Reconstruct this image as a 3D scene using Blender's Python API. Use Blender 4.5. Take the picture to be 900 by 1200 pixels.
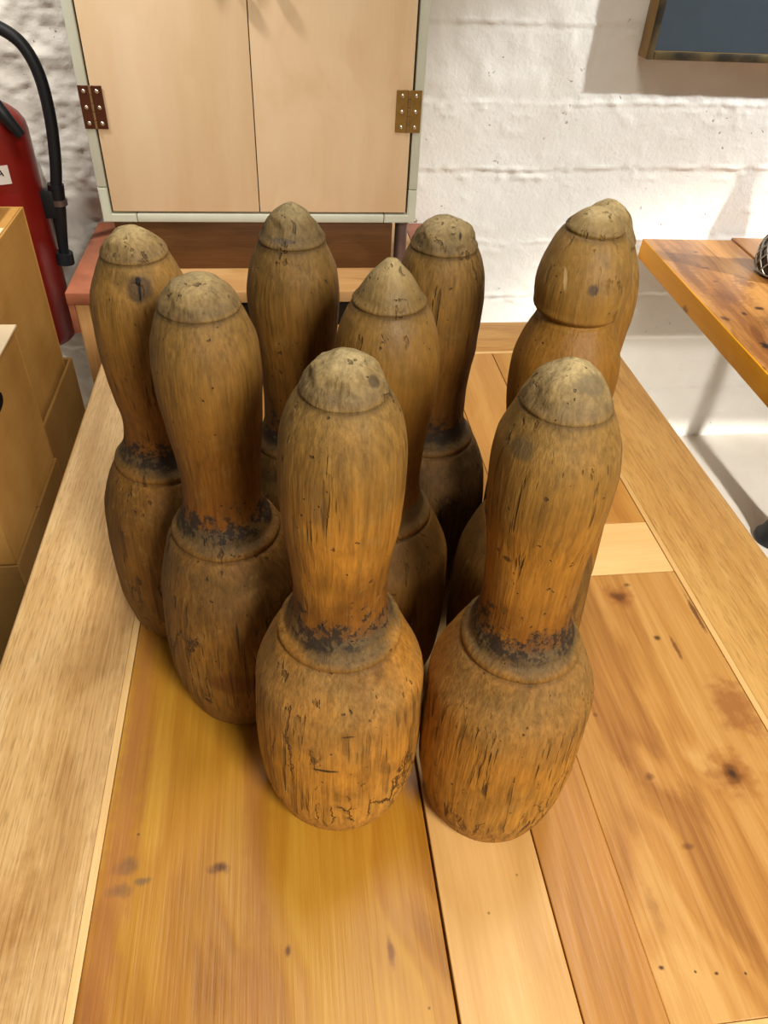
import bpy, bmesh, math, random
import numpy as np
from mathutils import Vector, Matrix, noise

sc = bpy.context.scene
COL = sc.collection
for o in list(bpy.data.objects):
    bpy.data.objects.remove(o)

ZT = 0.76            # height of the table top above the floor
PI = math.pi

# ---------------------------------------------------------------- camera
cam_data = bpy.data.cameras.new('camera')
cam = bpy.data.objects.new('camera', cam_data)
COL.objects.link(cam)
sc.camera = cam
right = Vector((0.9918, -0.1191, 0.0450)).normalized()
fwd = Vector((0.1196, 0.7506, -0.6498)).normalized()
down = fwd.cross(right).normalized()
right = down.cross(fwd)
cam.matrix_world = Matrix(((right.x, -down.x, -fwd.x, 0), (right.y, -down.y, -fwd.y, 0),
                           (right.z, -down.z, -fwd.z, ZT + 0.58), (0, 0, 0, 1)))
cam_data.sensor_fit = 'VERTICAL'
cam_data.sensor_height = 36.0
cam_data.lens = 868.0 / 1200.0 * 36.0
cam_data.clip_start = 0.02

# ---------------------------------------------------------------- world, lamps, exposure
world = bpy.data.worlds.new('room_light')
sc.world = world
world.use_nodes = True
bg = world.node_tree.nodes['Background']
bg.inputs['Color'].default_value = (1.0, 0.88, 0.72, 1)
bg.inputs['Strength'].default_value = 0.19


def lamp(name, kind, loc, target, energy, color, **props):
    d = bpy.data.lights.new(name, kind)
    d.energy = energy
    d.color = color
    for k, v in props.items():
        setattr(d, k, v)
    o = bpy.data.objects.new(name, d)
    COL.objects.link(o)
    o.location = loc
    o.rotation_euler = (Vector(target) - Vector(loc)).to_track_quat('-Z', 'Y').to_euler()
    return o


lamp('ceiling_light', 'SPOT', (0.66, -1.05, ZT + 1.34), (0.10, 0.36, ZT), 195, (1.0, 0.94, 0.84),
     spot_size=math.radians(58), spot_blend=0.85, shadow_soft_size=0.28)
lamp('overhead_light', 'AREA', (0.25, 0.85, ZT + 1.80), (0.20, 0.70, ZT), 15.5, (1.0, 0.94, 0.84), shape='RECTANGLE', size=0.6, size_y=0.3)
lamp('ceiling_spot', 'SPOT', (2.65, 0.88, ZT + 1.62), (1.22, 1.85, ZT + 0.25), 330, (0.93, 0.97, 1.0),
     spot_size=math.radians(32), spot_blend=0.5, shadow_soft_size=0.035)
lamp('left_wall_fill_spot', 'SPOT', (-0.85, 1.20, ZT + 1.60), (-0.52, 1.85, ZT + 0.12), 84, (1.0, 0.96, 0.90),  # unseen spot added to brighten the left wall and cabinet
     spot_size=math.radians(64), spot_blend=0.7, shadow_soft_size=0.06)
lamp('floor_fill_spot', 'SPOT', (1.35, -1.60, ZT + 1.50), (1.24, 1.40, ZT - 0.62), 700, (1.0, 0.97, 0.92),  # unseen fill spot added to brighten the floor at the right
     spot_size=math.radians(27), spot_blend=0.6, shadow_soft_size=0.08)

lamp('low_wall_fill_spot', 'SPOT', (1.30, -2.40, ZT + 0.90), (1.18, 1.80, ZT - 0.54), 320, (1.0, 0.97, 0.92),  # unseen low fill, added to lift the wall below the rustic table
     spot_size=math.radians(17), spot_blend=0.7, shadow_soft_size=0.14)

sc.view_settings.view_transform = 'Standard'
sc.view_settings.look = 'None'
sc.view_settings.gamma = 1.0
sc.view_settings.use_curve_mapping = False
sc.view_settings.exposure = 0.0


# ---------------------------------------------------------------- helpers: objects
def link(o, parent=None):
    COL.objects.link(o)
    if parent is not None:
        o.parent = parent
    return o


def thing(name, label, cat, loc=(0, 0, 0), rotz=0.0, group=None):
    o = bpy.data.objects.new(name, None)
    COL.objects.link(o)
    o.location = loc
    o.rotation_euler = (0, 0, rotz)
    o['label'] = label
    o['category'] = cat
    if group:
        o['group'] = group
    o.empty_display_size = 0.02
    return o


def obj(name, bm, mats, parent=None, label=None, smooth=True, kind=None, angle=40):
    me = bpy.data.meshes.new(name)
    bm.to_mesh(me)
    bm.free()
    for m in (mats if isinstance(mats, (list, tuple)) else [mats]):
        me.materials.append(m)
    if smooth:
        me.polygons.foreach_set('use_smooth', [True] * len(me.polygons))
        me.set_sharp_from_angle(angle=math.radians(angle))
    o = bpy.data.objects.new(name, me)
    link(o, parent)
    if label:
        o['label'] = label
    if kind:
        o['kind'] = kind
    return o


def box(bm, x0, x1, y0, y1, z0, z1, bev=0.0, seg=2, mi=0, edges=None):
    """add a box; bev bevels all edges, or only those for which edges(mid) is true"""
    n0 = len(bm.faces)
    v = [bm.verts.new((x, y, z)) for x in (x0, x1) for y in (y0, y1) for z in (z0, z1)]
    q = [(0, 1, 3, 2), (4, 6, 7, 5), (0, 4, 5, 1), (2, 3, 7, 6), (0, 2, 6, 4), (1, 5, 7, 3)]
    fs = [bm.faces.new([v[i] for i in f]) for f in q]
    for f in fs:
        f.material_index = mi
    if bev > 0:
        es = set(e for f in fs for e in f.edges)
        if edges:
            es = [e for e in es if edges((e.verts[0].co + e.verts[1].co) / 2)]
        r = bmesh.ops.bevel(bm, geom=list(es), offset=bev, segments=seg, affect='EDGES', profile=0.5, material=-1)
        for f in r['faces']:
            f.material_index = mi
    return bm


def new_box(*a, **k):
    return box(bmesh.new(), *a, **k)


def lathe(bm, prof, segs=48, cx=0, cy=0, mi=0, cap=True):
    """prof: list of (z, r)"""
    rings = []
    for z, r in prof:
        rings.append([bm.verts.new((cx + r * math.cos(2 * PI * i / segs), cy + r * math.sin(2 * PI * i / segs), z)) for i in range(segs)])
    for a, b in zip(rings[:-1], rings[1:]):
        for i in range(segs):
            j = (i + 1) % segs
            bm.faces.new((a[i], a[j], b[j], b[i])).material_index = mi
    if cap:
        bm.faces.new(list(reversed(rings[0]))).material_index = mi
        bm.faces.new(rings[-1]).material_index = mi
    return bm


def tube(bm, pts, rad, segs=16, flat=(1, 1), mi=0):
    """swept tube through pts (Catmull-Rom smoothed); rad number or list"""
    P = [Vector(p) for p in pts]
    R = rad if isinstance(rad, (list, tuple)) else [rad] * len(P)
    S, SR = [], []
    for i in range(len(P) - 1):
        p0, p1, p2, p3 = P[max(i - 1, 0)], P[i], P[i + 1], P[min(i + 2, len(P) - 1)]
        n = 8
        for k in range(n):
            t = k / n
            S.append(0.5 * ((2 * p1) + (p2 - p0) * t + (2 * p0 - 5 * p1 + 4 * p2 - p3) * t * t + (3 * p1 - p0 - 3 * p2 + p3) * t ** 3))
            SR.append(R[i] * (1 - t) + R[i + 1] * t)
    S.append(P[-1])
    SR.append(R[-1])
    up = Vector((0, 1, 0.05)).normalized()
    rings = []
    for i, p in enumerate(S):
        d = (S[min(i + 1, len(S) - 1)] - S[max(i - 1, 0)]).normalized()
        a = up.cross(d)
        if a.length < 1e-4:
            a = Vector((1, 0, 0)).cross(d)
        a.normalize()
        b = d.cross(a).normalized()
        up = b
        rings.append([bm.verts.new(p + SR[i] * (flat[0] * math.cos(2 * PI * k / segs) * a + flat[1] * math.sin(2 * PI * k / segs) * b)) for k in range(segs)])
    for a, b in zip(rings[:-1], rings[1:]):
        for k in range(segs):
            j = (k + 1) % segs
            bm.faces.new((a[k], a[j], b[j], b[k])).material_index = mi
    bm.faces.new(list(reversed(rings[0]))).material_index = mi
    bm.faces.new(rings[-1]).material_index = mi
    return bm


# ---------------------------------------------------------------- helpers: materials
def L(r, g, b, a=1.0):
    """sRGB 0-255 to linear"""
    f = lambda c: (c / 255 / 12.92) if c / 255 <= 0.04045 else ((c / 255 + 0.055) / 1.055) ** 2.4
    return (f(r), f(g), f(b), a)


class NT:
    def __init__(self, name, rough=0.5, spec=0.5, metal=0.0):
        self.m = bpy.data.materials.new(name)
        self.m.use_nodes = True
        self.t = self.m.node_tree
        self.p = self.t.nodes['Principled BSDF']
        self.p.inputs['Roughness'].default_value = rough
        self.p.inputs['Specular IOR Level'].default_value = spec
        self.p.inputs['Metallic'].default_value = metal

    def nd(self, typ, ins=None, out=0, **props):
        n = self.t.nodes.new('ShaderNode' + typ)
        for k, v in props.items():
            setattr(n, k, v)
        for k, v in (ins or {}).items():
            if isinstance(v, bpy.types.NodeSocket):
                self.t.links.new(v, n.inputs[k])
            else:
                n.inputs[k].default_value = v
        return n.outputs[out]

    def math(self, op, a, b=0.0, clamp=False):
        return self.nd('Math', {0: a, 1: b}, operation=op, use_clamp=clamp)

    def vmath(self, op, a, b=(0, 0, 0), out=0):
        return self.nd('VectorMath', {0: a, 1: b}, out=out, operation=op)

    def coord(self):
        return self.nd('TexCoord', out=3)

    def mapped(self, scale, off=(0, 0, 0)):
        return self.nd('Mapping', {'Vector': self.coord(), 'Scale': scale, 'Location': off})

    def noise(self, vec, scale, detail=4, rough=0.55, dist=0.0):
        return self.nd('TexNoise', {'Vector': vec, 'Scale': scale, 'Detail': detail, 'Roughness': rough, 'Distortion': dist})

    def ramp(self, fac, stops, interp='LINEAR'):
        n = self.t.nodes.new('ShaderNodeValToRGB')
        r = n.color_ramp
        r.interpolation = interp
        while len(r.elements) < len(stops):
            r.elements.new(0.5)
        for e, (p, c) in zip(r.elements, stops):
            e.position = p
            e.color = c if isinstance(c, (tuple, list)) else (c, c, c, 1)
        self.t.links.new(fac, n.inputs['Fac'])
        return n.outputs['Color']

    def range(self, v, a, b, c=0.0, d=1.0, smooth=True):
        return self.nd('MapRange', {'Value': v, 'From Min': a, 'From Max': b, 'To Min': c, 'To Max': d},
                       interpolation_type='SMOOTHSTEP' if smooth else 'LINEAR')

    def mix(self, fac, a, b, blend='MIX'):
        n = self.t.nodes.new('ShaderNodeMix')
        n.data_type = 'RGBA'
        n.blend_type = blend
        for s, v in ((n.inputs[0], fac), (n.inputs[6], a), (n.inputs[7], b)):
            if isinstance(v, bpy.types.NodeSocket):
                self.t.links.new(v, s)
            else:
                s.default_value = v
        return n.outputs[2]

    def attr(self, name):
        return self.nd('Attribute', out=2, attribute_name=name)

    def color(self, c):
        if isinstance(c, bpy.types.NodeSocket):
            self.t.links.new(c, self.p.inputs['Base Color'])
        else:
            self.p.inputs['Base Color'].default_value = c

    def set(self, name, v):
        if isinstance(v, bpy.types.NodeSocket):
            self.t.links.new(v, self.p.inputs[name])
        else:
            self.p.inputs[name].default_value = v

    def bump(self, h, dist=0.001, strength=1.0):
        b = self.nd('Bump', {'Height': h, 'Distance': dist, 'Strength': strength})
        self.t.links.new(b, self.p.inputs['Normal'])

    def spot(self, pos, size, lo=1.05, hi=0.25, wob=0.36, wscale=85):
        """ragged elliptical mask around pos (object coordinates)"""
        c = self.coord()
        d = self.vmath('SUBTRACT', c, pos)
        d = self.vmath('MULTIPLY', d, tuple(1.0 / s for s in size))
        ln = self.vmath('LENGTH', d, out=1)
        n = self.math('MULTIPLY', self.math('SUBTRACT', self.noise(c, wscale, 3), 0.5), wob * 4)
        ln = self.math('ADD', ln, n)
        return self.range(ln, lo, hi)


def plain(name, col, rough=0.5, spec=0.5, metal=0.0, var=0.06, scale=30, bump=0.0):
    t = NT(name, rough, spec, metal)
    n = t.noise(t.mapped((1, 1, 1)), scale, 5)
    f = t.ramp(n, [(0.3, 1 - var), (0.7, 1 + var)])
    t.color(t.mix(1.0, col, f, 'MULTIPLY'))
    if bump:
        t.bump(n, bump)
    return t.m


def wood(name, dark, mid, light, axis='Y', seed=0.0, across=30.0, along=2.0, rough=0.42, spec=0.4,
         spots=(), streak=0.35, bands=0.5, bump=0.0003, pores=0.0):
    """sawn timber, grain running along axis; spots = (pos, size, colour, strength)"""
    t = NT(name, rough, spec)
    sc_ = {'X': (along, across, across), 'Y': (across, along, across), 'Z': (across, across, along)}[axis]
    fs_ = {'X': (9, 330, 330), 'Y': (330, 9, 330), 'Z': (330, 330, 9)}[axis]
    off = (seed * 3.1, seed * 1.7, seed * 2.3)
    wob = t.noise(t.mapped((2.2, 2.2, 2.2), off), 1.0, 2)
    v = t.mapped(sc_, off)
    v = t.vmath('ADD', v, t.vmath('MULTIPLY', t.nd('CombineXYZ', {0: wob, 1: wob, 2: wob}), (2.4, 2.4, 2.4)))
    broad = t.noise(v, 0.55, 2, 0.5)
    mids = t.noise(v, 2.2, 5, 0.6, 0.2)
    fine = t.noise(t.mapped(fs_, off), 1.0, 3, 0.6)
    rings = t.nd('Math', {0: t.math('MULTIPLY', t.math('ADD', broad, t.math('MULTIPLY', mids, 0.12)), 60.0)}, operation='SINE')
    rings = t.math('ADD', t.math('MULTIPLY', rings, 0.5), 0.5)
    f = t.math('ADD', t.math('MULTIPLY', broad, 0.9), t.math('MULTIPLY', mids, 0.5))
    f = t.math('ADD', f, t.math('MULTIPLY', rings, 0.10 * bands))
    f = t.math('ADD', f, t.math('MULTIPLY', t.math('SUBTRACT', fine, 0.5), streak))
    c = t.ramp(f, [(0.45, dark), (0.70, mid), (0.95, light)])
    h = t.math('ADD', fine, t.math('MULTIPLY', rings, 0.3))
    if pores > 0:
        pv = {'X': (28, 520, 520), 'Y': (640, 42, 640), 'Z': (520, 520, 28)}[axis]
        pm = t.range(t.noise(t.mapped(pv, off), 1.0, 2), 0.50, 0.66)
        c = t.mix(t.math('MULTIPLY', pm, pores), c, tuple(x * 0.5 for x in dark[:3]) + (1,))
    for pos, size, col, st in spots:
        c = t.mix(t.math('MULTIPLY', t.spot(pos, size), st), c, col)
    t.color(c)
    if bump:
        t.bump(h, bump)
    return t.m

# ---------------------------------------------------------------- room: back wall and floor
WALL_Y = 1.85
FORM_LINES = [(0.205, 0.009), (0.062, 0.009), (-0.115, 0.004), (-0.262, 0.004), (-0.584, 0.004), (0.36, 0.006), (0.52, 0.004), (0.68, 0.004), (0.84, 0.004)]


def build_wall():
    x0, x1, z0, z1, st = -1.7, 2.9, -0.76, 1.74, 0.008
    nx, nz = int((x1 - x0) / st) + 1, int((z1 - z0) / 0.0045) + 1
    xs = np.linspace(x0, x1, nx)
    zs = np.linspace(z0, z1, nz)
    co = np.zeros((nz, nx, 3), dtype=np.float64)
    rng = np.random.default_rng(4)

    def vnoise(fx, fz, seed):
        g = np.random.default_rng(seed).random((int((z1 - z0) * fz) + 4, int((x1 - x0) * fx) + 4))
        u = (xs - x0) * fx
        v = (zs - z0) * fz
        iu, iv = u.astype(int), v.astype(int)
        fu, fv = u - iu, v - iv
        fu = fu * fu * (3 - 2 * fu)
        fv = fv * fv * (3 - 2 * fv)
        a = g[np.ix_(iv, iu)]
        b = g[np.ix_(iv, iu + 1)]
        c = g[np.ix_(iv + 1, iu)]
        d = g[np.ix_(iv + 1, iu + 1)]
        return (a * (1 - fu) + b * fu) * (1 - fv)[:, None] + (c * (1 - fu) + d * fu) * fv[:, None] - 0.5
    h = 0.0018 * vnoise(4, 6, 1) + 0.0012 * vnoise(14, 14, 2) + 0.0016 * np.maximum(vnoise(40, 40, 3) - 0.20, 0) * 3
    # the left end is rough rubble plaster
    left = np.clip((-0.28 - xs) / 0.12, 0, 1)[None, :]
    rub = 0.014 * vnoise(9, 8, 5) - 0.012 * np.abs(vnoise(20, 17, 6)) + 0.006 * vnoise(42, 38, 7) + 0.005 * vnoise(95, 90, 8)
    h = h + left * rub
    # upper right plaster is rougher than the boards below
    patch = np.clip((zs - 0.2) / 0.03, 0, 1)[:, None] * (1 - left)
    h = h + patch * (0.0036 * vnoise(18, 14, 11) + 0.003 * vnoise(38, 30, 12))
    base = vnoise(3, 1, 21)[0]
    jag = vnoise(30, 1, 22)[0]
    amp = np.clip(vnoise(12, 1, 23)[0] + 0.55, 0.12, 1)
    for i, (lz, tilt) in enumerate(FORM_LINES):
        zc = lz + tilt * 6 * (xs - 0.8) * 0.15 + 0.006 * base + 0.004 * jag
        d = (zs[:, None] - zc[None, :])
        am = np.roll(amp, i * 37)[None, :] * (1 - 0.7 * left)
        crumb = np.clip(vnoise(70, 70, 60 + i) + 0.35, 0, 1) * 1.5
        h = h + am * crumb * 0.0042 * np.exp(-(d / 0.0042) ** 2)
        h = h - am * 0.0008 * np.exp(-((d + 0.009) / 0.006) ** 2)
        h = h + 0.0016 * ((i % 2) * 2 - 1) * 0.5 * np.tanh(d / 0.004) * np.exp(-(d / 0.07) ** 2)
        bl = np.maximum(vnoise(60, 60, 40 + i) - 0.18, 0) * 3
        h = h + (1 - left) * 0.004 * bl * np.exp(-((d + 0.014) / 0.022) ** 2)
    # ledge: the wall below steps back a little
    led = 1 / (1 + np.exp(-(zs + 0.402) / 0.003))
    h = h + (0.014 * (led - 1))[:, None]
    co[..., 0] = xs[None, :]
    co[..., 1] = WALL_Y - h
    co[..., 2] = zs[:, None] + ZT
    me = bpy.data.meshes.new('wall_back')
    idx = np.arange(nx * nz).reshape(nz, nx)
    f = np.stack([idx[:-1, :-1], idx[:-1, 1:], idx[1:, 1:], idx[1:, :-1]], -1).reshape(-1, 4)
    me.vertices.add(nx * nz)
    me.vertices.foreach_set('co', co.reshape(-1))
    me.loops.add(f.size)
    me.loops.foreach_set('vertex_index', f.reshape(-1))
    me.polygons.add(len(f))
    me.polygons.foreach_set('loop_start', np.arange(0, f.size, 4))
    me.polygons.foreach_set('loop_total', np.full(len(f), 4))
    me.polygons.foreach_set('use_smooth', np.ones(len(f), dtype=bool))
    me.update()
    me.validate()
    t = NT('white_painted_concrete', 0.62, 0.3)
    c = t.mapped((1, 1, 1))
    n1 = t.noise(c, 5, 4)
    col = t.ramp(n1, [(0.3, L(238, 232, 220)), (0.7, L(246, 243, 235))])
    pits = t.range(t.noise(c, 75, 2), 0.70, 0.74)
    gate = t.range(t.noise(c, 7, 2), 0.50, 0.60)
    pm = t.math('MULTIPLY', pits, gate)
    col = t.mix(t.math('MULTIPLY', pm, 0.6), col, L(150, 140, 122))
    t.color(col)
    hh = t.math('ADD', t.math('MULTIPLY', t.noise(c, 120, 5, 0.65), 0.5), t.math('MULTIPLY', t.noise(c, 34, 3), 0.6))
    hh = t.math('SUBTRACT', hh, t.math('MULTIPLY', pm, 1.2))
    t.bump(hh, 0.0022)
    me.materials.append(t.m)
    o = bpy.data.objects.new('wall_back', me)
    link(o)
    o['kind'] = 'structure'


build_wall()

fl = NT('pale_screed', 0.55, 0.35)
n = fl.noise(fl.mapped((1, 1, 1)), 6, 5)
fl.color(fl.ramp(n, [(0.3, L(214, 206, 192)), (0.7, L(228, 222, 210))]))
fl.bump(fl.noise(fl.mapped((1, 1, 1)), 60, 4), 0.0006)
obj('floor', new_box(-1.7, 2.9, -1.6, 1.9, -0.06, 0.0), fl.m, smooth=False, kind='structure')

# ---------------------------------------------------------------- the table under the skittles
TX0, TX1, TY0, TY1 = -0.284, 0.546, 0.012, 1.165
SX0, SX1 = -0.1655, 0.4295        # outer edges of the pale inlay strips
SY0, SY1 = 0.118, 1.059

HONEY = (L(176, 118, 52), L(205, 148, 78), L(224, 172, 104))
PALE = (L(206, 156, 88), L(228, 182, 114), L(238, 198, 134))
w_left = wood('walnut_toned_board_left', L(178, 132, 74), L(214, 172, 112), L(234, 198, 142), 'Y', 1.3, 12, 0.8, 0.36, 0.5, streak=0.62, bands=0.4, pores=0.34, bump=0.0005, spots=[((-0.188, 0.45, 0), (0.034, 0.75, 1), L(158, 112, 60), 0.25), ((-0.235, 0.22, 0), (0.05, 0.08, 1), L(160, 106, 54), 0.25), ((-0.26, 0.95, 0), (0.012, 0.5, 1), L(190, 140, 86), 0.4)])
w_right = wood('honey_board_right', L(158, 106, 44), L(194, 144, 74), L(214, 168, 98), 'Y', 4.6, 20, 1.0, 0.36, 0.5, streak=0.42, bands=0.3, pores=0.35)
w_end = wood('honey_board_end', L(160, 102, 36), L(190, 134, 58), L(208, 158, 82), 'X', 7.7, 22, 1.2, 0.36, 0.5, streak=0.42, bands=0.3, pores=0.3)
w_inlay = wood('pale_inlay', L(206, 158, 92), L(226, 182, 116), L(238, 200, 140), 'Y', 2.2, 30, 1.5, 0.36, 0.45, streak=0.3, bands=0.2)
K, KD = L(96, 54, 22), L(66, 38, 18)
w_pl_left = wood('pine_plank_left', L(146, 92, 22), L(177, 121, 34), L(195, 144, 48), 'Y', 3.4, 17, 0.7, 0.36, 0.5, bands=1.0, streak=0.38, spots=[
    ((-0.0683, 0.2634, 0), (0.011, 0.006, 1), K, 0.95), ((-0.0185, 0.2004, 0), (0.0032, 0.0050, 1), K, 0.85), ((0.0541, 0.1911, 0), (0.0035, 0.013, 1), L(120, 66, 24), 0.8),
    ((-0.1398, 0.2720, 0), (0.013, 0.009, 1), L(100, 80, 52), 0.75), ((-0.1430, 0.2535, 0), (0.012, 0.007, 1), L(100, 80, 52), 0.75),
    ((-0.1260, 0.2590, 0), (0.009, 0.004, 1), L(104, 84, 56), 0.7), ((-0.1331, 0.2958, 0), (0.0014, 0.0014, 1), KD, 0.9), ((0.0757, 0.1546, 0), (0.0015, 0.0015, 1), K, 0.8),
    ((-0.133, 0.33, 0), (0.003, 0.14, 1), L(150, 92, 40), 0.35), ((-0.147, 0.30, 0), (0.014, 0.5, 1), L(166, 104, 58), 0.5), ((-0.04, 0.32, 0), (0.014, 0.5, 1), L(160, 98, 38), 0.35)])
w_pl_pale = wood('pale_plank', *PALE, 'Y', 5.1, 14, 0.8, 0.36, 0.5, bands=0.3, streak=0.25, spots=[((0.13, 0.21, 0), (0.0015, 0.0015, 1), K, 0.6), ((0.158, 0.235, 0), (0.0014, 0.0014, 1), K, 0.6)])
w_pl_mid = wood('orange_plank', L(152, 98, 38), L(184, 128, 60), L(204, 152, 82), 'Y', 6.2, 22, 0.8, 0.36, 0.5, bands=0.7, streak=0.3)
w_pl_knot = wood('knotty_pine_plank', L(146, 92, 38), L(186, 132, 64), L(208, 160, 92), 'Y', 8.9, 16, 0.8, 0.36, 0.5, bands=1.3, streak=0.4, spots=[
    ((0.3445, 0.513, 0), (0.020, 0.020, 1), L(142, 84, 34), 0.7), ((0.3445, 0.513, 0), (0.0095, 0.009, 1), K, 0.85),
    ((0.3600, 0.530, 0), (0.005, 0.004, 1), K, 0.8), ((0.3687, 0.3005, 0), (0.026, 0.030, 1), L(148, 88, 36), 0.7), ((0.3687, 0.3005, 0), (0.011, 0.013, 1), K, 0.85), ((0.369, 0.301, 0), (0.004, 0.005, 1), KD, 0.9),
    ((0.3639, 0.4542, 0), (0.0045, 0.0045, 1), KD, 0.9), ((0.378, 0.440, 0), (0.0028, 0.020, 1), K, 0.75), ((0.4190, 0.483, 0), (0.0032, 0.036, 1), K, 0.85),
    ((0.2934, 0.3044, 0), (0.006, 0.005, 1), K, 0.7), ((0.3017, 0.2432, 0), (0.007, 0.004, 1), K, 0.6), ((0.4052, 0.366, 0), (0.028, 0.040, 1), L(140, 78, 36), 0.65),
    ((0.2447, 0.1616, 0), (0.0028, 0.0020, 1), KD, 0.95), ((0.2681, 0.1564, 0), (0.0013, 0.0013, 1), KD, 0.9), ((0.2830, 0.1538, 0), (0.0022, 0.0015, 1), KD, 0.95), ((0.3039, 0.1516, 0), (0.0013, 0.0013, 1), KD, 0.9),
    ((0.255, 0.20, 0), (0.006, 0.022, 1), L(128, 82, 34), 0.4), ((0.268, 0.37, 0), (0.003, 0.003, 1), K, 0.6), ((0.262, 0.39, 0), (0.002, 0.004, 1), K, 0.6)])
w_cross = wood('pale_cross_plank', *PALE, 'X', 9.4, 18, 1.0, 0.36, 0.5, bands=0.35, streak=0.25)
w_far_a = wood('far_plank_a', L(160, 102, 36), L(188, 130, 56), L(206, 154, 78), 'Y', 11.0, 16, 0.8, 0.36, 0.5, bands=0.6, streak=0.3)
w_far_b = wood('far_plank_b', L(154, 96, 34), L(182, 124, 52), L(202, 148, 76), 'Y', 12.0, 16, 0.8, 0.36, 0.5, bands=0.6, streak=0.3)

table = thing('dining_table', 'honey coloured wooden table with inlaid pale strips carrying the nine skittles', 'table', (0, 0, ZT))
TH = 0.032
e = 1e-4
SW = 0.0062
obj('border_board', new_box(TX0, SX0 - .0003, TY0, TY1, -TH, 0, 0.005, 3, edges=lambda m: m.x < TX0 + e), w_left, table)
obj('border_board', new_box(SX1 + .0003, TX1, TY0, TY1, -TH, 0, 0.005, 3, edges=lambda m: m.x > TX1 - e), w_right, table)
obj('border_board', new_box(SX0, SX1, SY1 + .0003, TY1, -TH, 0, 0.004, 3, edges=lambda m: m.y > TY1 - e), w_end, table)
obj('border_board', new_box(SX0, SX1, TY0, SY0 - .0003, -TH, 0, 0.004, 3, edges=lambda m: m.y < TY0 + e), w_end, table)
for x0 in (SX0, SX1 - SW):
    obj('inlay_strip', new_box(x0, x0 + SW, SY0, SY1, -0.012, 0.0004, 0.0004, 1), w_inlay, table)
for y0 in (SY0, SY1 - SW):
    obj('inlay_strip', new_box(SX0 + SW, SX1 - SW, y0, y0 + SW, -0.012, 0.0004, 0.0004, 1), w_inlay, table)
bm = bmesh.new()
X0, X1, Y0, Y1 = SX0 + SW + .0003, SX1 - SW - .0003, SY0 + SW + .0003, SY1 - SW - .0003
YC0, YC1 = 0.546, 0.631
G = 0.00035


def plank(x0, x1, y0, y1, mi, g=G):
    box(bm, x0 + g, x1 - g, y0 + g, y1 - g, -0.022, 0, 0.0007, 1, mi)


plank(X0, 0.0938, Y0, YC0, 0, 0.0002)
plank(0.0956, 0.178, Y0, YC0, 1, 0.0002)
plank(0.1790, 0.237, Y0, YC0, 2, 0.0001)
plank(0.237, X1, Y0, YC0, 3, 0.0001)
plank(X0, X1, YC0 + 0.0008, YC1, 4)
plank(X0, 0.02, YC1, Y1, 5)
plank(0.02, 0.135, YC1, Y1, 6)
plank(0.135, 0.250, YC1, Y1, 5)
plank(0.250, 0.33, YC1, Y1, 6)
plank(0.33, X1, YC1, Y1, 5)
obj('plank_panel', bm, [w_pl_left, w_pl_pale, w_pl_mid, w_pl_knot, w_cross, w_far_a, w_far_b], table)
w_under = wood('dark_underside', L(60, 38, 20), L(80, 52, 28), L(96, 64, 36), 'Y', 14, 20, 1, 0.7, 0.3)
obj('underframe', new_box(SX0 + .001, SX1 - .001, SY0 + .001, SY1 - .001, -0.031, -0.0225), w_under, table)
w_leg = wood('table_leg_wood', *HONEY, 'Z', 15, 20, 1, 0.45, 0.4)
for sx in (0, 1):
    xa = (TX0 + 0.03, TX1 - 0.09)[sx]
    for sy in (0, 1):
        ya = (TY0 + 0.03, TY1 - 0.09)[sy]
        obj('leg', new_box(xa, xa + 0.06, ya, ya + 0.06, -ZT, -TH - 0.0002, 0.003), w_leg, table)
    obj('apron', new_box(xa + 0.018, xa + 0.042, TY0 + 0.0905, TY1 - 0.0905, -0.11, -TH - 0.0002, 0.001), w_leg, table)
for sy in (0, 1):
    ya = (TY0 + 0.048, TY1 - 0.072)[sy]
    obj('apron', new_box(TX0 + 0.0905, TX1 - 0.0905, ya, ya + 0.024, -0.11, -TH - 0.0002, 0.001), w_leg, table)

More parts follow.
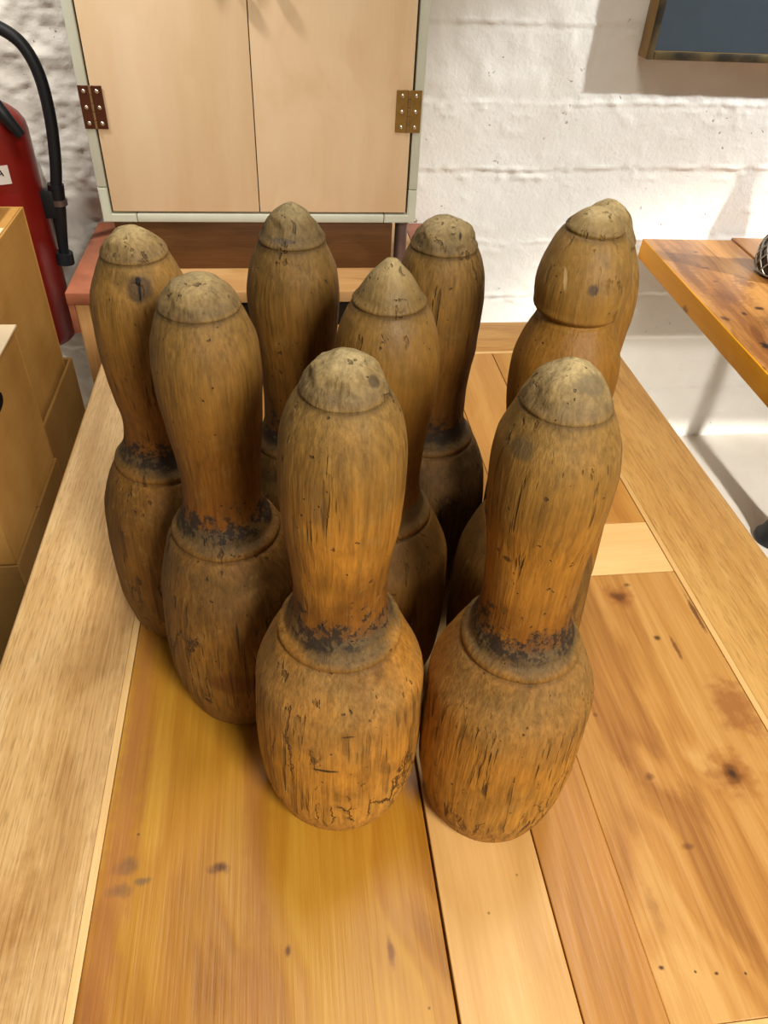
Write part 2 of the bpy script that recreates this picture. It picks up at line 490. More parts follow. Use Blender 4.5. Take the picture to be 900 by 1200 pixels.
# ---------------------------------------------------------------- the nine skittles
# p = base x, base y, height factor, radius factor, lean x, lean y, bow x, bow y; z / r = turned profile
PINS = {
    'A': dict(p=[-0.1124, 0.5351, 1.0071, 0.9531, 0.0139, -0.0017, 0.0041, -0.0015],
        z=[0.0, 0.003, 0.003, 0.0252, 0.0543, 0.0915, 0.1279, 0.1508, 0.1701, 0.186, 0.1925, 0.204, 0.2131, 0.2299, 0.2559, 0.2802, 0.3023, 0.3222, 0.3404, 0.3542, 0.3677, 0.3798, 0.3865],
        r=[0.0239, 0.0384, 0.0493, 0.0575, 0.0622, 0.0629, 0.0619, 0.0598, 0.0544, 0.0467, 0.0429, 0.0366, 0.0323, 0.0303, 0.0337, 0.0369, 0.0386, 0.039, 0.0368, 0.0314, 0.0248, 0.0151, 0.0041]),
    'B': dict(p=[-0.0514, 0.4306, 1.0239, 0.9377, -0.0015, 0.0234, -0.0016, 0.004],
        z=[0.0, 0.0016, 0.0056, 0.0259, 0.0532, 0.0915, 0.1278, 0.1501, 0.1693, 0.1877, 0.1923, 0.2046, 0.2132, 0.2306, 0.2577, 0.281, 0.3028, 0.3222, 0.3404, 0.3557, 0.368, 0.3784, 0.383],
        r=[0.0238, 0.0382, 0.0491, 0.0573, 0.0631, 0.0637, 0.0622, 0.0599, 0.0542, 0.0474, 0.0432, 0.037, 0.0325, 0.0305, 0.0317, 0.0349, 0.0367, 0.0379, 0.0364, 0.0315, 0.0246, 0.0146, 0.0033]),
    'C': dict(p=[0.0059, 0.547, 1.0352, 0.9033, 0.0093, -0.0033, -0.0039, 0.0011],
        z=[0.0, 0.0022, 0.0085, 0.0264, 0.0541, 0.0915, 0.1279, 0.152, 0.17, 0.1863, 0.1911, 0.2034, 0.2136, 0.2302, 0.2572, 0.2812, 0.3025, 0.322, 0.3403, 0.3539, 0.3669, 0.3799, 0.3881],
        r=[0.0234, 0.0377, 0.0482, 0.0564, 0.0618, 0.0626, 0.0622, 0.0607, 0.0544, 0.0466, 0.0423, 0.0363, 0.0327, 0.0319, 0.0329, 0.0356, 0.0378, 0.0393, 0.0368, 0.0314, 0.0246, 0.0151, 0.0041]),
    'D': dict(p=[0.0684, 0.4474, 1.0237, 0.9365, -0.0007, 0.0013, -0.0012, 0.0035],
        z=[0.0, 0.0022, 0.0085, 0.0264, 0.0541, 0.0915, 0.128, 0.1525, 0.1701, 0.1861, 0.1925, 0.2028, 0.2134, 0.2302, 0.257, 0.2806, 0.3024, 0.3222, 0.3398, 0.3543, 0.3657, 0.3794, 0.3894],
        r=[0.0235, 0.0378, 0.0484, 0.0568, 0.0624, 0.0638, 0.063, 0.0614, 0.0546, 0.0468, 0.0427, 0.036, 0.0324, 0.0309, 0.0328, 0.0359, 0.0376, 0.0384, 0.0361, 0.0309, 0.0241, 0.0146, 0.0038]),
    'E': dict(p=[0.1246, 0.5576, 1.0093, 0.9595, -0.0007, -0.0021, -0.0013, 0.0001],
        z=[0.0, 0.0022, 0.0085, 0.0264, 0.0541, 0.0915, 0.128, 0.1515, 0.1703, 0.1862, 0.1925, 0.2031, 0.2134, 0.2302, 0.2572, 0.2802, 0.3026, 0.3219, 0.3397, 0.3554, 0.3676, 0.3809, 0.3849],
        r=[0.0235, 0.0379, 0.0484, 0.0568, 0.0625, 0.0641, 0.063, 0.061, 0.0547, 0.0469, 0.0429, 0.0363, 0.0326, 0.0324, 0.0333, 0.0362, 0.037, 0.0374, 0.0358, 0.0313, 0.0248, 0.0151, 0.0041]),
    'F': dict(p=[0.0272, 0.3264, 1.0344, 0.9646, -0.0047, 0.0059, 0.0037, 0.0047],
        z=[0.0, 0.0021, 0.0086, 0.0259, 0.0537, 0.0916, 0.1277, 0.1524, 0.1702, 0.186, 0.1925, 0.204, 0.2135, 0.2303, 0.2571, 0.2806, 0.3023, 0.3219, 0.3402, 0.3553, 0.3661, 0.3796, 0.3865],
        r=[0.0235, 0.0379, 0.0485, 0.0569, 0.0627, 0.064, 0.0625, 0.0612, 0.0546, 0.0469, 0.043, 0.0368, 0.0328, 0.0309, 0.0327, 0.0358, 0.0377, 0.0381, 0.0362, 0.0312, 0.0243, 0.0148, 0.0038]),
    'G': dict(p=[0.1472, 0.3048, 1.0404, 0.9382, -0.0025, 0.0063, -0.0054, 0.0112],
        z=[0.0, 0.0033, 0.0062, 0.0259, 0.054, 0.0916, 0.1279, 0.1531, 0.17, 0.1864, 0.1916, 0.204, 0.2135, 0.2307, 0.2578, 0.2821, 0.3019, 0.3223, 0.34, 0.3534, 0.3666, 0.3792, 0.3854],
        r=[0.0235, 0.0379, 0.0485, 0.0566, 0.0619, 0.0632, 0.0628, 0.0618, 0.0548, 0.0472, 0.0429, 0.0368, 0.0328, 0.0312, 0.0318, 0.0345, 0.0375, 0.0382, 0.0361, 0.0306, 0.0241, 0.0145, 0.0034]),
    'H': dict(p=[0.1895, 0.4202, 1.0381, 0.9055, -0.0098, 0.0436, 0.0141, 0.0202],
        z=[0.0, 0.0022, 0.0085, 0.0264, 0.0541, 0.0915, 0.128, 0.1516, 0.1701, 0.1859, 0.1926, 0.2031, 0.2134, 0.2303, 0.2571, 0.2799, 0.3, 0.3161, 0.3292, 0.3386, 0.3455, 0.3497, 0.354, 0.3616, 0.369, 0.3784, 0.3877, 0.3965, 0.4034, 0.4093, 0.4126],
        r=[0.0235, 0.0379, 0.0485, 0.0569, 0.0627, 0.0645, 0.0636, 0.0615, 0.0545, 0.0465, 0.0428, 0.0363, 0.0327, 0.0326, 0.0354, 0.0395, 0.0415, 0.0411, 0.0375, 0.0331, 0.0293, 0.0285, 0.0316, 0.0338, 0.0345, 0.0330, 0.0295, 0.0253, 0.0188, 0.0118, 0.0067]),
    'I': dict(p=[0.2439, 0.5266, 1.0334, 0.9394, -0.0119, 0.0133, 0.0063, 0.0147],
        z=[0.0, 0.0022, 0.0086, 0.0259, 0.053, 0.0915, 0.1279, 0.152, 0.17, 0.186, 0.1925, 0.204, 0.2135, 0.2303, 0.2572, 0.2808, 0.3027, 0.3219, 0.3403, 0.3539, 0.3655, 0.382, 0.3923],
        r=[0.0236, 0.038, 0.0487, 0.0574, 0.0635, 0.0638, 0.0628, 0.0611, 0.0545, 0.0468, 0.043, 0.0368, 0.0328, 0.0311, 0.0324, 0.0351, 0.0366, 0.0376, 0.0356, 0.0305, 0.0251, 0.0167, 0.005]),
}


def pchip(x, y, xi):
    x = np.array(x, float)
    y = np.array(y, float)
    h = np.diff(x)
    d = np.diff(y) / h
    m = np.zeros_like(y)
    m[0], m[-1] = d[0], d[-1]
    for i in range(1, len(y) - 1):
        if d[i - 1] * d[i] > 0:
            w1, w2 = 2 * h[i] + h[i - 1], h[i] + 2 * h[i - 1]
            m[i] = (w1 + w2) / (w1 / d[i - 1] + w2 / d[i])
    k = np.clip(np.searchsorted(x, xi) - 1, 0, len(h) - 1)
    t = (xi - x[k]) / h[k]
    return (1 + 2 * t) * (1 - t) ** 2 * y[k] + t * (1 - t) ** 2 * h[k] * m[k] + t * t * (3 - 2 * t) * y[k + 1] + t * t * (t - 1) * h[k] * m[k + 1]


def pin_material(name, seed, tone=1.0, ring_cov=0.9, belly=1.0, stain=1.0, crack=1.0, smooth=0.0, warm=0.0, cap_grey=1.0, vcrack=0.5, spots=()):  # tone and belly carry each skittle's light and shade as well as wood colour
    """weathered turned wood: zone runs 0 foot, 1 shoulder ring, 2 neck, 3 cap groove, 4 tip"""
    t = NT(name, 0.66 - 0.17 * smooth, 0.28)
    off = (seed * 1.37, seed * 2.11, seed * 0.73)
    zone = t.attr('zone')
    c0 = t.mapped((1, 1, 1), off)
    blot = t.noise(c0, 20, 5, 0.68)
    big = t.noise(c0, 8.5, 3, 0.5)
    grain = t.noise(t.mapped((150, 150, 11), off), 1.0, 6, 0.66, 0.5)
    mott = t.noise(t.mapped((210, 210, 70), off), 1.0, 4, 0.7, 0.5)
    fine = t.noise(t.mapped((460, 460, 26), off), 1.0, 3, 0.6)
    zone_j = t.math('ADD', zone, t.math('MULTIPLY', t.math('SUBTRACT', blot, 0.5), 0.30))

    def tn(r, g, b, k=1.0):
        c = L(r, g, b)
        k *= tone
        return (c[0] * k, c[1] * k * (0.915 - 0.04 * warm), c[2] * k * (0.70 - 0.06 * warm), 1)
    b = belly
    col = t.ramp(t.math('DIVIDE', zone_j, 4.0), [
        (0.00, tn(156, 116, 60, b)), (0.05, tn(168, 124, 56, b)), (0.14, tn(164, 116, 46, b)), (0.195, tn(148, 108, 54, b)), (0.235, tn(136, 104, 60, b)),
        (0.254, tn(176, 128, 62)), (0.285, tn(176, 130, 66)), (0.33, tn(144, 116, 76)), (0.44, tn(140, 114, 76)), (0.49, tn(166, 104, 30)), (0.55, tn(172, 114, 36)), (0.62, tn(176, 122, 44)),
        (0.68, tn(180, 134, 62)), (0.735, tn(178, 140, 78)), (0.758, tn(172, 140, 86)), (0.80, tn(160 - 2 * cap_grey, 134, 88 + 10 * cap_grey)), (0.90, tn(180, 156, 112)), (1.0, tn(220, 202, 162))])  # tip paled for overhead light as well as worn end grain
    # patches of grime, of bare golden wood and of pale rubbed wood
    col = t.mix(t.math('MULTIPLY', t.range(blot, 0.50, 0.66), 0.30), col, tn(112, 78, 34))
    gold = t.math('MULTIPLY', t.range(big, 0.48, 0.62), t.math('MULTIPLY', t.range(zone, 2.9, 2.4), 0.5))
    col = t.mix(gold, col, tn(178, 124, 46, b))
    pale = t.math('MULTIPLY', t.range(t.noise(c0, 44, 5, 0.75), 0.53, 0.68), 0.36)
    col = t.mix(pale, col, tn(196, 162, 100))
    # grain
    k_ = 1.0 - 0.45 * smooth
    col = t.mix(k_, col, t.ramp(grain, [(0.34, 0.76), (0.5, 1.0), (0.66, 1.14)]), 'MULTIPLY')
    col = t.mix(0.9 * k_, col, t.ramp(mott, [(0.30, 0.78), (0.5, 1.0), (0.70, 1.12)]), 'MULTIPLY')
    col = t.mix(0.8 * k_, col, t.ramp(fine, [(0.33, 0.74), (0.6, 1.10)]), 'MULTIPLY')
    # black grime around the foot of the neck
    nz = t.noise(c0, 75, 6, 0.75)
    nz2 = t.noise(c0, 24, 3, 0.55)
    q = t.math('ADD', zone, t.math('MULTIPLY', t.math('SUBTRACT', nz, 0.5), 1.1))
    q = t.math('ADD', q, t.math('MULTIPLY', t.math('SUBTRACT', nz2, 0.5), 0.5))
    veil = t.math('MULTIPLY', t.range(q, 1.22, 1.6), t.range(q, 2.08, 2.0))
    col = t.mix(t.math('MULTIPLY', veil, 0.40 * stain), col, L(70, 58, 42))
    up = t.range(q, 1.38, 1.66)
    dn = t.range(q, 2.07, 2.00)
    cov = t.range(t.math('ADD', t.math('MULTIPLY', nz2, 0.40), t.math('MULTIPLY', t.noise(c0, 190, 5, 0.72), 0.75)), 0.66 - 0.14 * ring_cov, 0.71 - 0.14 * ring_cov)
    ring = t.math('MULTIPLY', t.math('MULTIPLY', up, dn), cov)
    col = t.mix(t.math('MULTIPLY', ring, 0.90 * stain), col, L(44, 34, 25))
    # thin dark line in both turned grooves
    for zc, wd, st in ((1.0, 0.016, 0.35), (3.0, 0.022, 0.5)):
        d = t.math('ABSOLUTE', t.math('SUBTRACT', zone, zc))
        col = t.mix(t.math('MULTIPLY', t.range(d, wd, 0.0), st), col, tn(62, 44, 26))
    # drying cracks of the belly and pits of the cap
    vz = t.vmath('ADD', t.mapped((62, 62, 10), off), t.vmath('MULTIPLY', t.nd('CombineXYZ', {0: blot, 1: big, 2: nz}), (1.7, 1.7, 1.0)))
    vor = t.nd('TexVoronoi', {'Vector': vz, 'Scale': 1.0}, feature='DISTANCE_TO_EDGE')
    line = t.range(vor, 0.034, 0.006)
    inb = t.math('MULTIPLY', t.range(zone, 0.88, 0.70), t.range(zone, 0.05, 0.22))
    gate = t.range(t.noise(c0, 16, 3, 0.55), 0.50, 0.58)
    cr = t.math('MULTIPLY', t.math('MULTIPLY', line, inb), t.math('MULTIPLY', gate, crack))
    sl = t.range(t.noise(t.mapped((150, 150, 10), off), 1.0, 3, 0.5), 0.62, 0.68)
    sl = t.math('MULTIPLY', t.math('MULTIPLY', sl, t.range(t.noise(c0, 11, 2), 0.50, 0.60)), 0.75 - 0.4 * smooth)
    vc = t.range(t.noise(t.mapped((165, 165, 8), off), 1.0, 3, 0.5, 0.3), 0.57, 0.62)
    vc = t.math('MULTIPLY', vc, t.math('MULTIPLY', inb, t.range(t.noise(c0, 12, 2), 0.38, 0.52)))
    sl = t.math('MAXIMUM', sl, t.math('MULTIPLY', vc, vcrack))
    pit = t.range(t.noise(c0, 130, 3, 0.55), 0.62, 0.70)
    pit = t.math('MULTIPLY', pit, t.math('MULTIPLY', t.range(zone, 2.98, 3.1), t.range(t.noise(c0, 42, 2), 0.44, 0.58)))
    speck = t.math('MULTIPLY', t.range(t.noise(c0, 170, 2), 0.70, 0.75), 0.7)
    dk = t.math('MAXIMUM', t.math('MAXIMUM', cr, sl), t.math('MAXIMUM', t.math('MULTIPLY', pit, 0.75), speck))
    col = t.mix(t.math('MULTIPLY', dk, 0.8), col, L(46, 32, 19))
    # saw-tooth tool marks just above the cap groove
    for pos, size, cc, st in spots:
        col = t.mix(t.math('MULTIPLY', t.spot(pos, size, 1.0, 0.5, 0.14, 130), st), col, cc)
    t.color(col)
    h = t.math('ADD', t.math('MULTIPLY', grain, 0.55 - 0.3 * smooth), t.math('MULTIPLY', fine, 0.22 - 0.1 * smooth))
    h = t.math('SUBTRACT', h, t.math('MULTIPLY', dk, 1.0))
    h = t.math('ADD', h, t.math('MULTIPLY', blot, 0.4))
    h = t.math('ADD', h, t.math('MULTIPLY', mott, 0.2 - 0.1 * smooth))
    t.bump(h, 0.0019)
    return t.m


CAP_Z = {'A': 0.368, 'B': 0.3645, 'C': 0.3625, 'D': 0.3625, 'E': 0.3635, 'F': 0.3655, 'G': 0.3630, 'H': 0.4010, 'I': 0.3640}
RING_Z = {k: 0.1915 for k in 'ABCDEFGI'}
RING_Z['H'] = 0.1915
NECK_Z = {k: 0.2140 for k in 'ABCDEFGI'}
NECK_Z['H'] = 0.2140


def build_pin(key, label, mat, dents=1.0, tooth=1.0, rough_cap=1.0, lip=0.5):
    P = PINS[key]
    bx, by, sh, sr, lx, ly, qx, qy = P['p']
    zk, rk = list(P['z']), list(P['r'])
    for i in range(1, len(zk)):
        zk[i] = max(zk[i], zk[i - 1] + 0.0006)
    zc, zr, zn, zt = CAP_Z[key], RING_Z[key], NECK_Z[key], zk[-1]
    # extra rows where detail is fine
    zs = set(np.round(np.linspace(0, zt, 150), 5))
    for c0, w in ((zr, 0.008), (zc, 0.007)):
        zs |= set(np.round(np.linspace(c0 - w, c0 + w, 29), 5))
    zs |= set(np.round(np.linspace(0, 0.012, 12), 5)) | set(np.round(np.linspace(zt - 0.012, zt, 16), 5))
    if key == 'H':
        zs |= set(np.round(np.linspace(0.338, 0.362, 40), 5))
    zs |= {round(zr, 5), round(zc, 5)}
    zs = sorted(zs)
    keep = [zs[0]]
    for z in zs[1:]:
        if z - keep[-1] > 0.0003 or z in (round(zr, 5), round(zc, 5)):
            keep.append(z)
    zs = np.array(keep)
    zf = np.linspace(-0.02, zt + 0.02, 900)
    rf = pchip(zk, rk, np.clip(zf, 0, zt))
    kk = np.exp(-(np.arange(-60, 61) * (zf[1] - zf[0]) / 0.0048) ** 2)
    rs = np.interp(zs, zf, np.convolve(rf, kk / kk.sum(), 'same'))
    r = pchip(zk, rk, zs)
    w = np.clip((zs - 0.012) / 0.02, 0, 1) * np.clip((0.33 - zs) / 0.015, 0, 1)
    r = r * (1 - w) + rs * w
    # rounded dome of the cap
    dome = {'A': 0.36, 'B': 0.34, 'C': 0.12, 'D': 0.0, 'E': 0.30, 'F': 0.26, 'G': 0.18, 'H': 0.18, 'I': 0.3}[key]
    rc = float(np.interp(zc, zs, r))
    el = rc * np.sqrt(np.clip(1 - ((zs - zc) / (zt - zc)) ** 2, 0, 1)) + 0.002
    r = np.where(zs > zc, r * (1 - dome) + np.maximum(el, r) * dome, r)
    g = lambda c0, w: np.exp(-((zs - c0) / w) ** 2)
    r = r - 0.0017 * g(zr - 0.0006, 0.0012) + 0.0019 * g(zr + 0.0042, 0.0030) - 0.0012 * g(zr + 0.0088, 0.0020)          # shoulder ring
    r = r - (0.0006 + 0.0006 * lip) * g(zc, 0.0009) + 0.0010 * lip * g(zc + 0.0026, 0.0022) - 0.0004 * lip * g(zc - 0.004, 0.003)
    if key == 'H':
        r = r - 0.0022 * g(0.3490, 0.0014) + 0.0012 * g(0.3535, 0.003)
    seed = ord(key) * 3.7
    SEG = 144
    zone = np.interp(zs, [0, zr, zn, zc, zt], [0, 1, 2, 3, 4])
    pts = np.zeros((len(zs), SEG, 3))
    rg = random.Random(ord(key))
    tph = [rg.random() for _ in range(40)]
    for i, z in enumerate(zs):
        zz = z * sh
        ax, ay = lx * zz + qx * zz * zz * 5, ly * zz + qy * zz * zz * 5
        capk = 1.0 if z > zc + 0.004 else 0.0
        for k in range(SEG):
            a = 2 * PI * k / SEG
            ca, sa = math.cos(a), math.sin(a)
            v = Vector((ca * r[i] + seed, sa * r[i], z))
            d = 0.0011 * noise.noise(v * 17) * dents + 0.00045 * noise.noise(v * 60) * dents
            d += 0.00022 * noise.noise(Vector((ca * 9, sa * 9, z * 14 + seed)) * 2.0)
            if z > zc + 0.001:
                w = min(1.0, (z - zc) / 0.010)
                d += rough_cap * w * (0.0015 * noise.noise(v * 75) + 0.0008 * noise.noise(v * 170))
                pv = noise.noise(v * 95 + Vector((5, 3, 1)))
                d -= rough_cap * w * 0.0032 * max(0.0, pv - 0.30)
            if zc < z < zc + 0.0075 and tooth > 0:
                u = a / (2 * PI) * 46
                ti = int(u) % 40
                n2 = 0.5 + 0.5 * noise.noise(Vector((ca * 3 + seed, sa * 3, 2)))
                s = abs((u % 1.0) - 0.5) * 2
                if tph[ti] > 0.25:
                    d -= tooth * n2 * 0.0012 * max(0, (s - 0.55) / 0.45) * math.sin(PI * (z - zc) / 0.0075)
            edge = min(1.0, z / 0.02)
            rr = max(r[i] * sr + d * edge, 0.0008)
            pts[i, k] = (ax + rr * ca, ay + rr * sa, zz)
    root = thing('skittle', label, 'skittle', (bx, by, ZT), 0.0, 'old wooden skittles on the table')
    ir, ic = int(np.argmin(abs(zs - zr))), int(np.argmin(abs(zs - zc)))
    spans = [('body', 0, ir), ('neck_and_head', ir, ic), ('cap', ic, len(zs) - 1)]
    if key == 'H':
        iw = int(np.argmin(abs(zs - 0.3497)))
        spans = [('body', 0, ir), ('waist', ir, iw), ('crown', iw, ic), ('cap', ic, len(zs) - 1)]
    for nm, a, b in spans:
        n = b - a + 1
        co = pts[a:b + 1].reshape(-1, 3)
        zo = np.repeat(zone[a:b + 1], SEG)
        idx = np.arange(n * SEG).reshape(n, SEG)
        nx = np.roll(idx, -1, 1)
        faces = [tuple(f) for f in np.stack([idx[:-1], nx[:-1], nx[1:], idx[1:]], -1).reshape(-1, 4).tolist()]
        extra = []
        if nm == 'body':
            faces.append(tuple(reversed(idx[0].tolist())))
        if nm == 'cap':
            faces.append(tuple(idx[-1].tolist()))
        me = bpy.data.meshes.new(nm)
        me.from_pydata(co.tolist(), [], faces)
        at = me.attributes.new('zone', 'FLOAT', 'POINT')
        at.data.foreach_set('value', zo.astype(np.float32))
        me.polygons.foreach_set('use_smooth', [True] * len(me.polygons))
        me.materials.append(mat)
        me.update()
        o = bpy.data.objects.new(nm, me)
        link(o, root)
    return root


DK = L(40, 29, 18)
GREY = L(92, 80, 60)
build_pin('F', 'worn wooden skittle at the front left, pitted hole on the right of its pale cap',
          pin_material('skittle_wood_front_left', 1.0, 0.51, belly=2.35, spots=[
              ((0.0150, -0.0070, 0.390), (0.0045, 0.006, 0.0045), DK, 0.7), ((-0.016, -0.031, 0.330), (0.006, 0.02, 0.020), L(92, 68, 38), 0.45),
              ((0.001, -0.058, 0.155), (0.006, 0.02, 0.0012), DK, 0.7), ((-0.014, -0.058, 0.118), (0.011, 0.02, 0.0018), DK, 0.9)]), rough_cap=1.9, lip=0.0)
build_pin('G', 'cracked wooden skittle at the front right, grey bruise on the left of its head',
          pin_material('skittle_wood_front_right', 2.0, 0.55, belly=1.9, crack=0.8, vcrack=1.0, spots=[
              ((-0.0302, -0.0084, 0.3618), (0.008, 0.010, 0.008), L(84, 68, 44), 0.75), ((-0.0281, -0.0135, 0.2874), (0.003, 0.006, 0.0025), DK, 0.75),
              ((0.002, 0.0, 0.3935), (0.014, 0.010, 0.006), GREY, 0.6)]), rough_cap=1.0, tooth=0.8, lip=0.2)
build_pin('B', 'brown wooden skittle second from the left with rough grey dome and dark-stained collar',
          pin_material('skittle_wood_second_left', 3.0, 0.47, belly=1.15, warm=0.4, spots=[
              ((0.004, -0.055, 0.135), (0.0013, 0.02, 0.020), DK, 0.85), ((-0.004, -0.056, 0.080), (0.024, 0.03, 0.016), L(84, 40, 16), 0.55)]), rough_cap=2.0, tooth=0.3, lip=0.0)
build_pin('A', 'darkest wooden skittle at the far left with a round split knot in its head',
          pin_material('skittle_wood_far_left', 4.0, 0.56, belly=0.82, warm=0.3, spots=[
              ((0.0123, -0.0301, 0.3568), (0.0112, 0.014, 0.0122), L(46, 33, 18), 0.9), ((0.0123, -0.0301, 0.3568), (0.0085, 0.014, 0.0095), L(92, 68, 38), 0.75),
              ((0.0123, -0.0301, 0.3620), (0.0028, 0.012, 0.0036), L(12, 8, 6), 1.0), ((0.0128, -0.0301, 0.3560), (0.0013, 0.012, 0.0100), L(16, 11, 7), 1.0)]), rough_cap=1.9, lip=0.1)
build_pin('C', 'wooden skittle at the back before the pale cabinet, bruised band under its tip',
          pin_material('skittle_wood_back_middle', 5.0, 0.38, belly=0.8, spots=[((-0.006, -0.022, 0.3815), (0.012, 0.02, 0.0022), L(70, 60, 52), 0.6)]), tooth=1.2, lip=0.9)
build_pin('D', 'smooth honey-brown skittle in the middle of the group, no black collar',
          pin_material('skittle_wood_centre', 6.0, 0.48, belly=1.2, stain=0.0, crack=0.35, smooth=0.8, warm=0.3, cap_grey=0.0), rough_cap=0.35, dents=0.7, tooth=1.4, lip=1.1)
build_pin('E', 'wooden skittle behind the middle one with scarred grey cap and dark collar',
          pin_material('skittle_wood_back_right', 7.0, 0.42, belly=0.85, spots=[((0.0062, -0.0173, 0.3806), (0.0014, 0.02, 0.0035), DK, 0.95)]), rough_cap=1.8, tooth=0.8, lip=0.2)
build_pin('H', 'tallest king skittle with a ball waist beneath its egg-shaped crown',
          pin_material('skittle_wood_king', 8.0, 0.56, belly=1.0, stain=0.0, crack=0.4, smooth=0.7, cap_grey=0.6, spots=[
              ((0.0021, 0.0022, 0.3897), (0.005, 0.012, 0.0045), L(72, 58, 42), 0.85), ((0.0021 - 0.016, 0.0022 + 0.004, 0.3897 + 0.004), (0.0012, 0.02, 0.009), L(210, 178, 130), 0.5)]), rough_cap=0.3, dents=0.7, tooth=0.5, lip=0.9)
build_pin('I', 'wooden skittle half hidden behind the king skittle at the right',
          pin_material('skittle_wood_far_right', 9.0, 0.58, belly=1.3, spots=[]), rough_cap=1.1)

# ---------------------------------------------------------------- red and wood bench by the wall
red = plain('worn_red_paint', L(160, 96, 68), 0.5, 0.4, var=0.2, scale=22, bump=0.0005)
w_bench = wood('bench_board', L(152, 108, 62), L(182, 138, 86), L(202, 160, 108), 'X', 21, 14, 0.9, 0.5, 0.35, bands=0.5, spots=[((-0.215, 0.07, 0), (0.016, 0.010, 1), L(150, 104, 56), 0.6)])
w_blg = wood('bench_leg_wood', L(150, 104, 56), L(184, 134, 78), L(204, 158, 100), 'Z', 22, 30, 2, 0.55, 0.3)
dark = plain('bench_shade_panel', L(30, 22, 17), 0.7, 0.2)  # near black sheet, stands in for shade under the bench
BZ, BY0, BY1 = -0.067, 1.445, 1.838
bench = thing('side_bench', 'low side bench with red painted ends and a wooden middle, under the cabinet', 'bench', (0, BY0, ZT + BZ))
BD = BY1 - BY0
for x0, x1 in ((-0.430, -0.362), (0.300, 0.386)):
    obj('end_board', new_box(x0, x1, 0, BD, -0.026, 0.0, 0.0025), red, bench, 'red painted end board')
obj('seat_board', new_box(-0.3615, 0.2995, 0, BD, -0.024, -0.0005, 0.0015), w_bench, bench)
for x0 in (-0.417, 0.352):
    for y0 in (0.006, BD - 0.032):
        obj('leg', new_box(x0, x0 + 0.026, y0, y0 + 0.026, -ZT - BZ, -0.0265, 0.001), w_blg, bench)
obj('bracket', new_box(-0.4295, -0.4175, 0.003, 0.10, -0.088, -0.0262, 0.0015), red, bench, 'red painted bracket')
obj('bracket', new_box(0.3785, 0.3855, 0.003, 0.10, -0.088, -0.0262, 0.0015), red, bench, 'red painted bracket')
obj('shade_panel', new_box(-0.400, 0.356, 0.034, 0.046, -ZT - BZ + 0.02, -0.0265), dark, bench, 'near black panel standing in for shade under the seat')

# ---------------------------------------------------------------- plinth and cabinet
w_pl = wood('plinth_board', L(72, 46, 23), L(90, 58, 28), L(108, 72, 38), 'X', 25, 16, 1.0, 0.55, 0.3, bands=0.6)  # brown darkened to put the cabinet's shade into the board colour
pz0 = BZ + 0.0002
plinth = thing('cabinet_plinth', 'brown wooden plinth box between the bench top and the cabinet', 'plinth', (0, 0, ZT))
obj('front_board', new_box(-0.335, 0.2305, 1.563, 1.578, pz0, 0.0315, 0.0008), w_pl, plinth)
obj('back_board', new_box(-0.335, 0.2305, 1.805, 1.820, pz0, 0.0315, 0.0008), w_pl, plinth)
for x0 in (-0.335, 0.2155):
    obj('end_board', new_box(x0, x0 + 0.015, 1.5785, 1.8045, pz0, 0.0315, 0.0008), w_pl, plinth)

frame_m = plain('pale_grey_green_enamel', L(206, 208, 190), 0.38, 0.5, var=0.03)
w_door = wood('birch_veneer', L(226, 192, 148), L(236, 206, 166), L(243, 216, 180), 'Z', 30, 10, 0.9, 0.45, 0.35, bands=0.28, streak=0.10, bump=0.00008)
w_door2 = wood('birch_veneer_right', L(226, 192, 148), L(237, 207, 168), L(244, 218, 182), 'Z', 37, 10, 0.9, 0.45, 0.35, bands=0.28, streak=0.10, bump=0.00008)
hinge_warm = plain('hinge_warm_reflection', L(104, 60, 42), 0.42, 0.5, 0.75, 0.15, 60)  # reddish cast is a reflection put into the hinge colour
brass = plain('hinge_olive_reflection', L(150, 118, 60), 0.42, 0.5, 0.75, 0.15, 60)  # olive cast on this hinge is a painted reflection
steel = plain('bright_screw_steel', L(226, 216, 200), 0.25, 0.5, 0.9, 0.03)
gun = plain('dull_grey_metal', L(128, 112, 108), 0.35, 0.5, 0.6, 0.08, 40)
gap = plain('gap_shadow_wood', L(92, 74, 48), 0.8, 0.2)
CX0, CX1, CY0, CY1, CZ0, CZ1 = -0.353, 0.277, 1.555, 1.832, 0.032, 0.680
cab = thing('cabinet', 'two-door cabinet with pale birch doors in a grey-green metal frame by the wall', 'cabinet', (0, CY0, ZT))
D = CY1 - CY0
FW, FB = 0.0175, 0.0165
obj('carcass', new_box(CX0 + 0.004, CX1 - 0.004, 0.022, D, CZ0 + 0.003, CZ1 - 0.003), gap, cab)
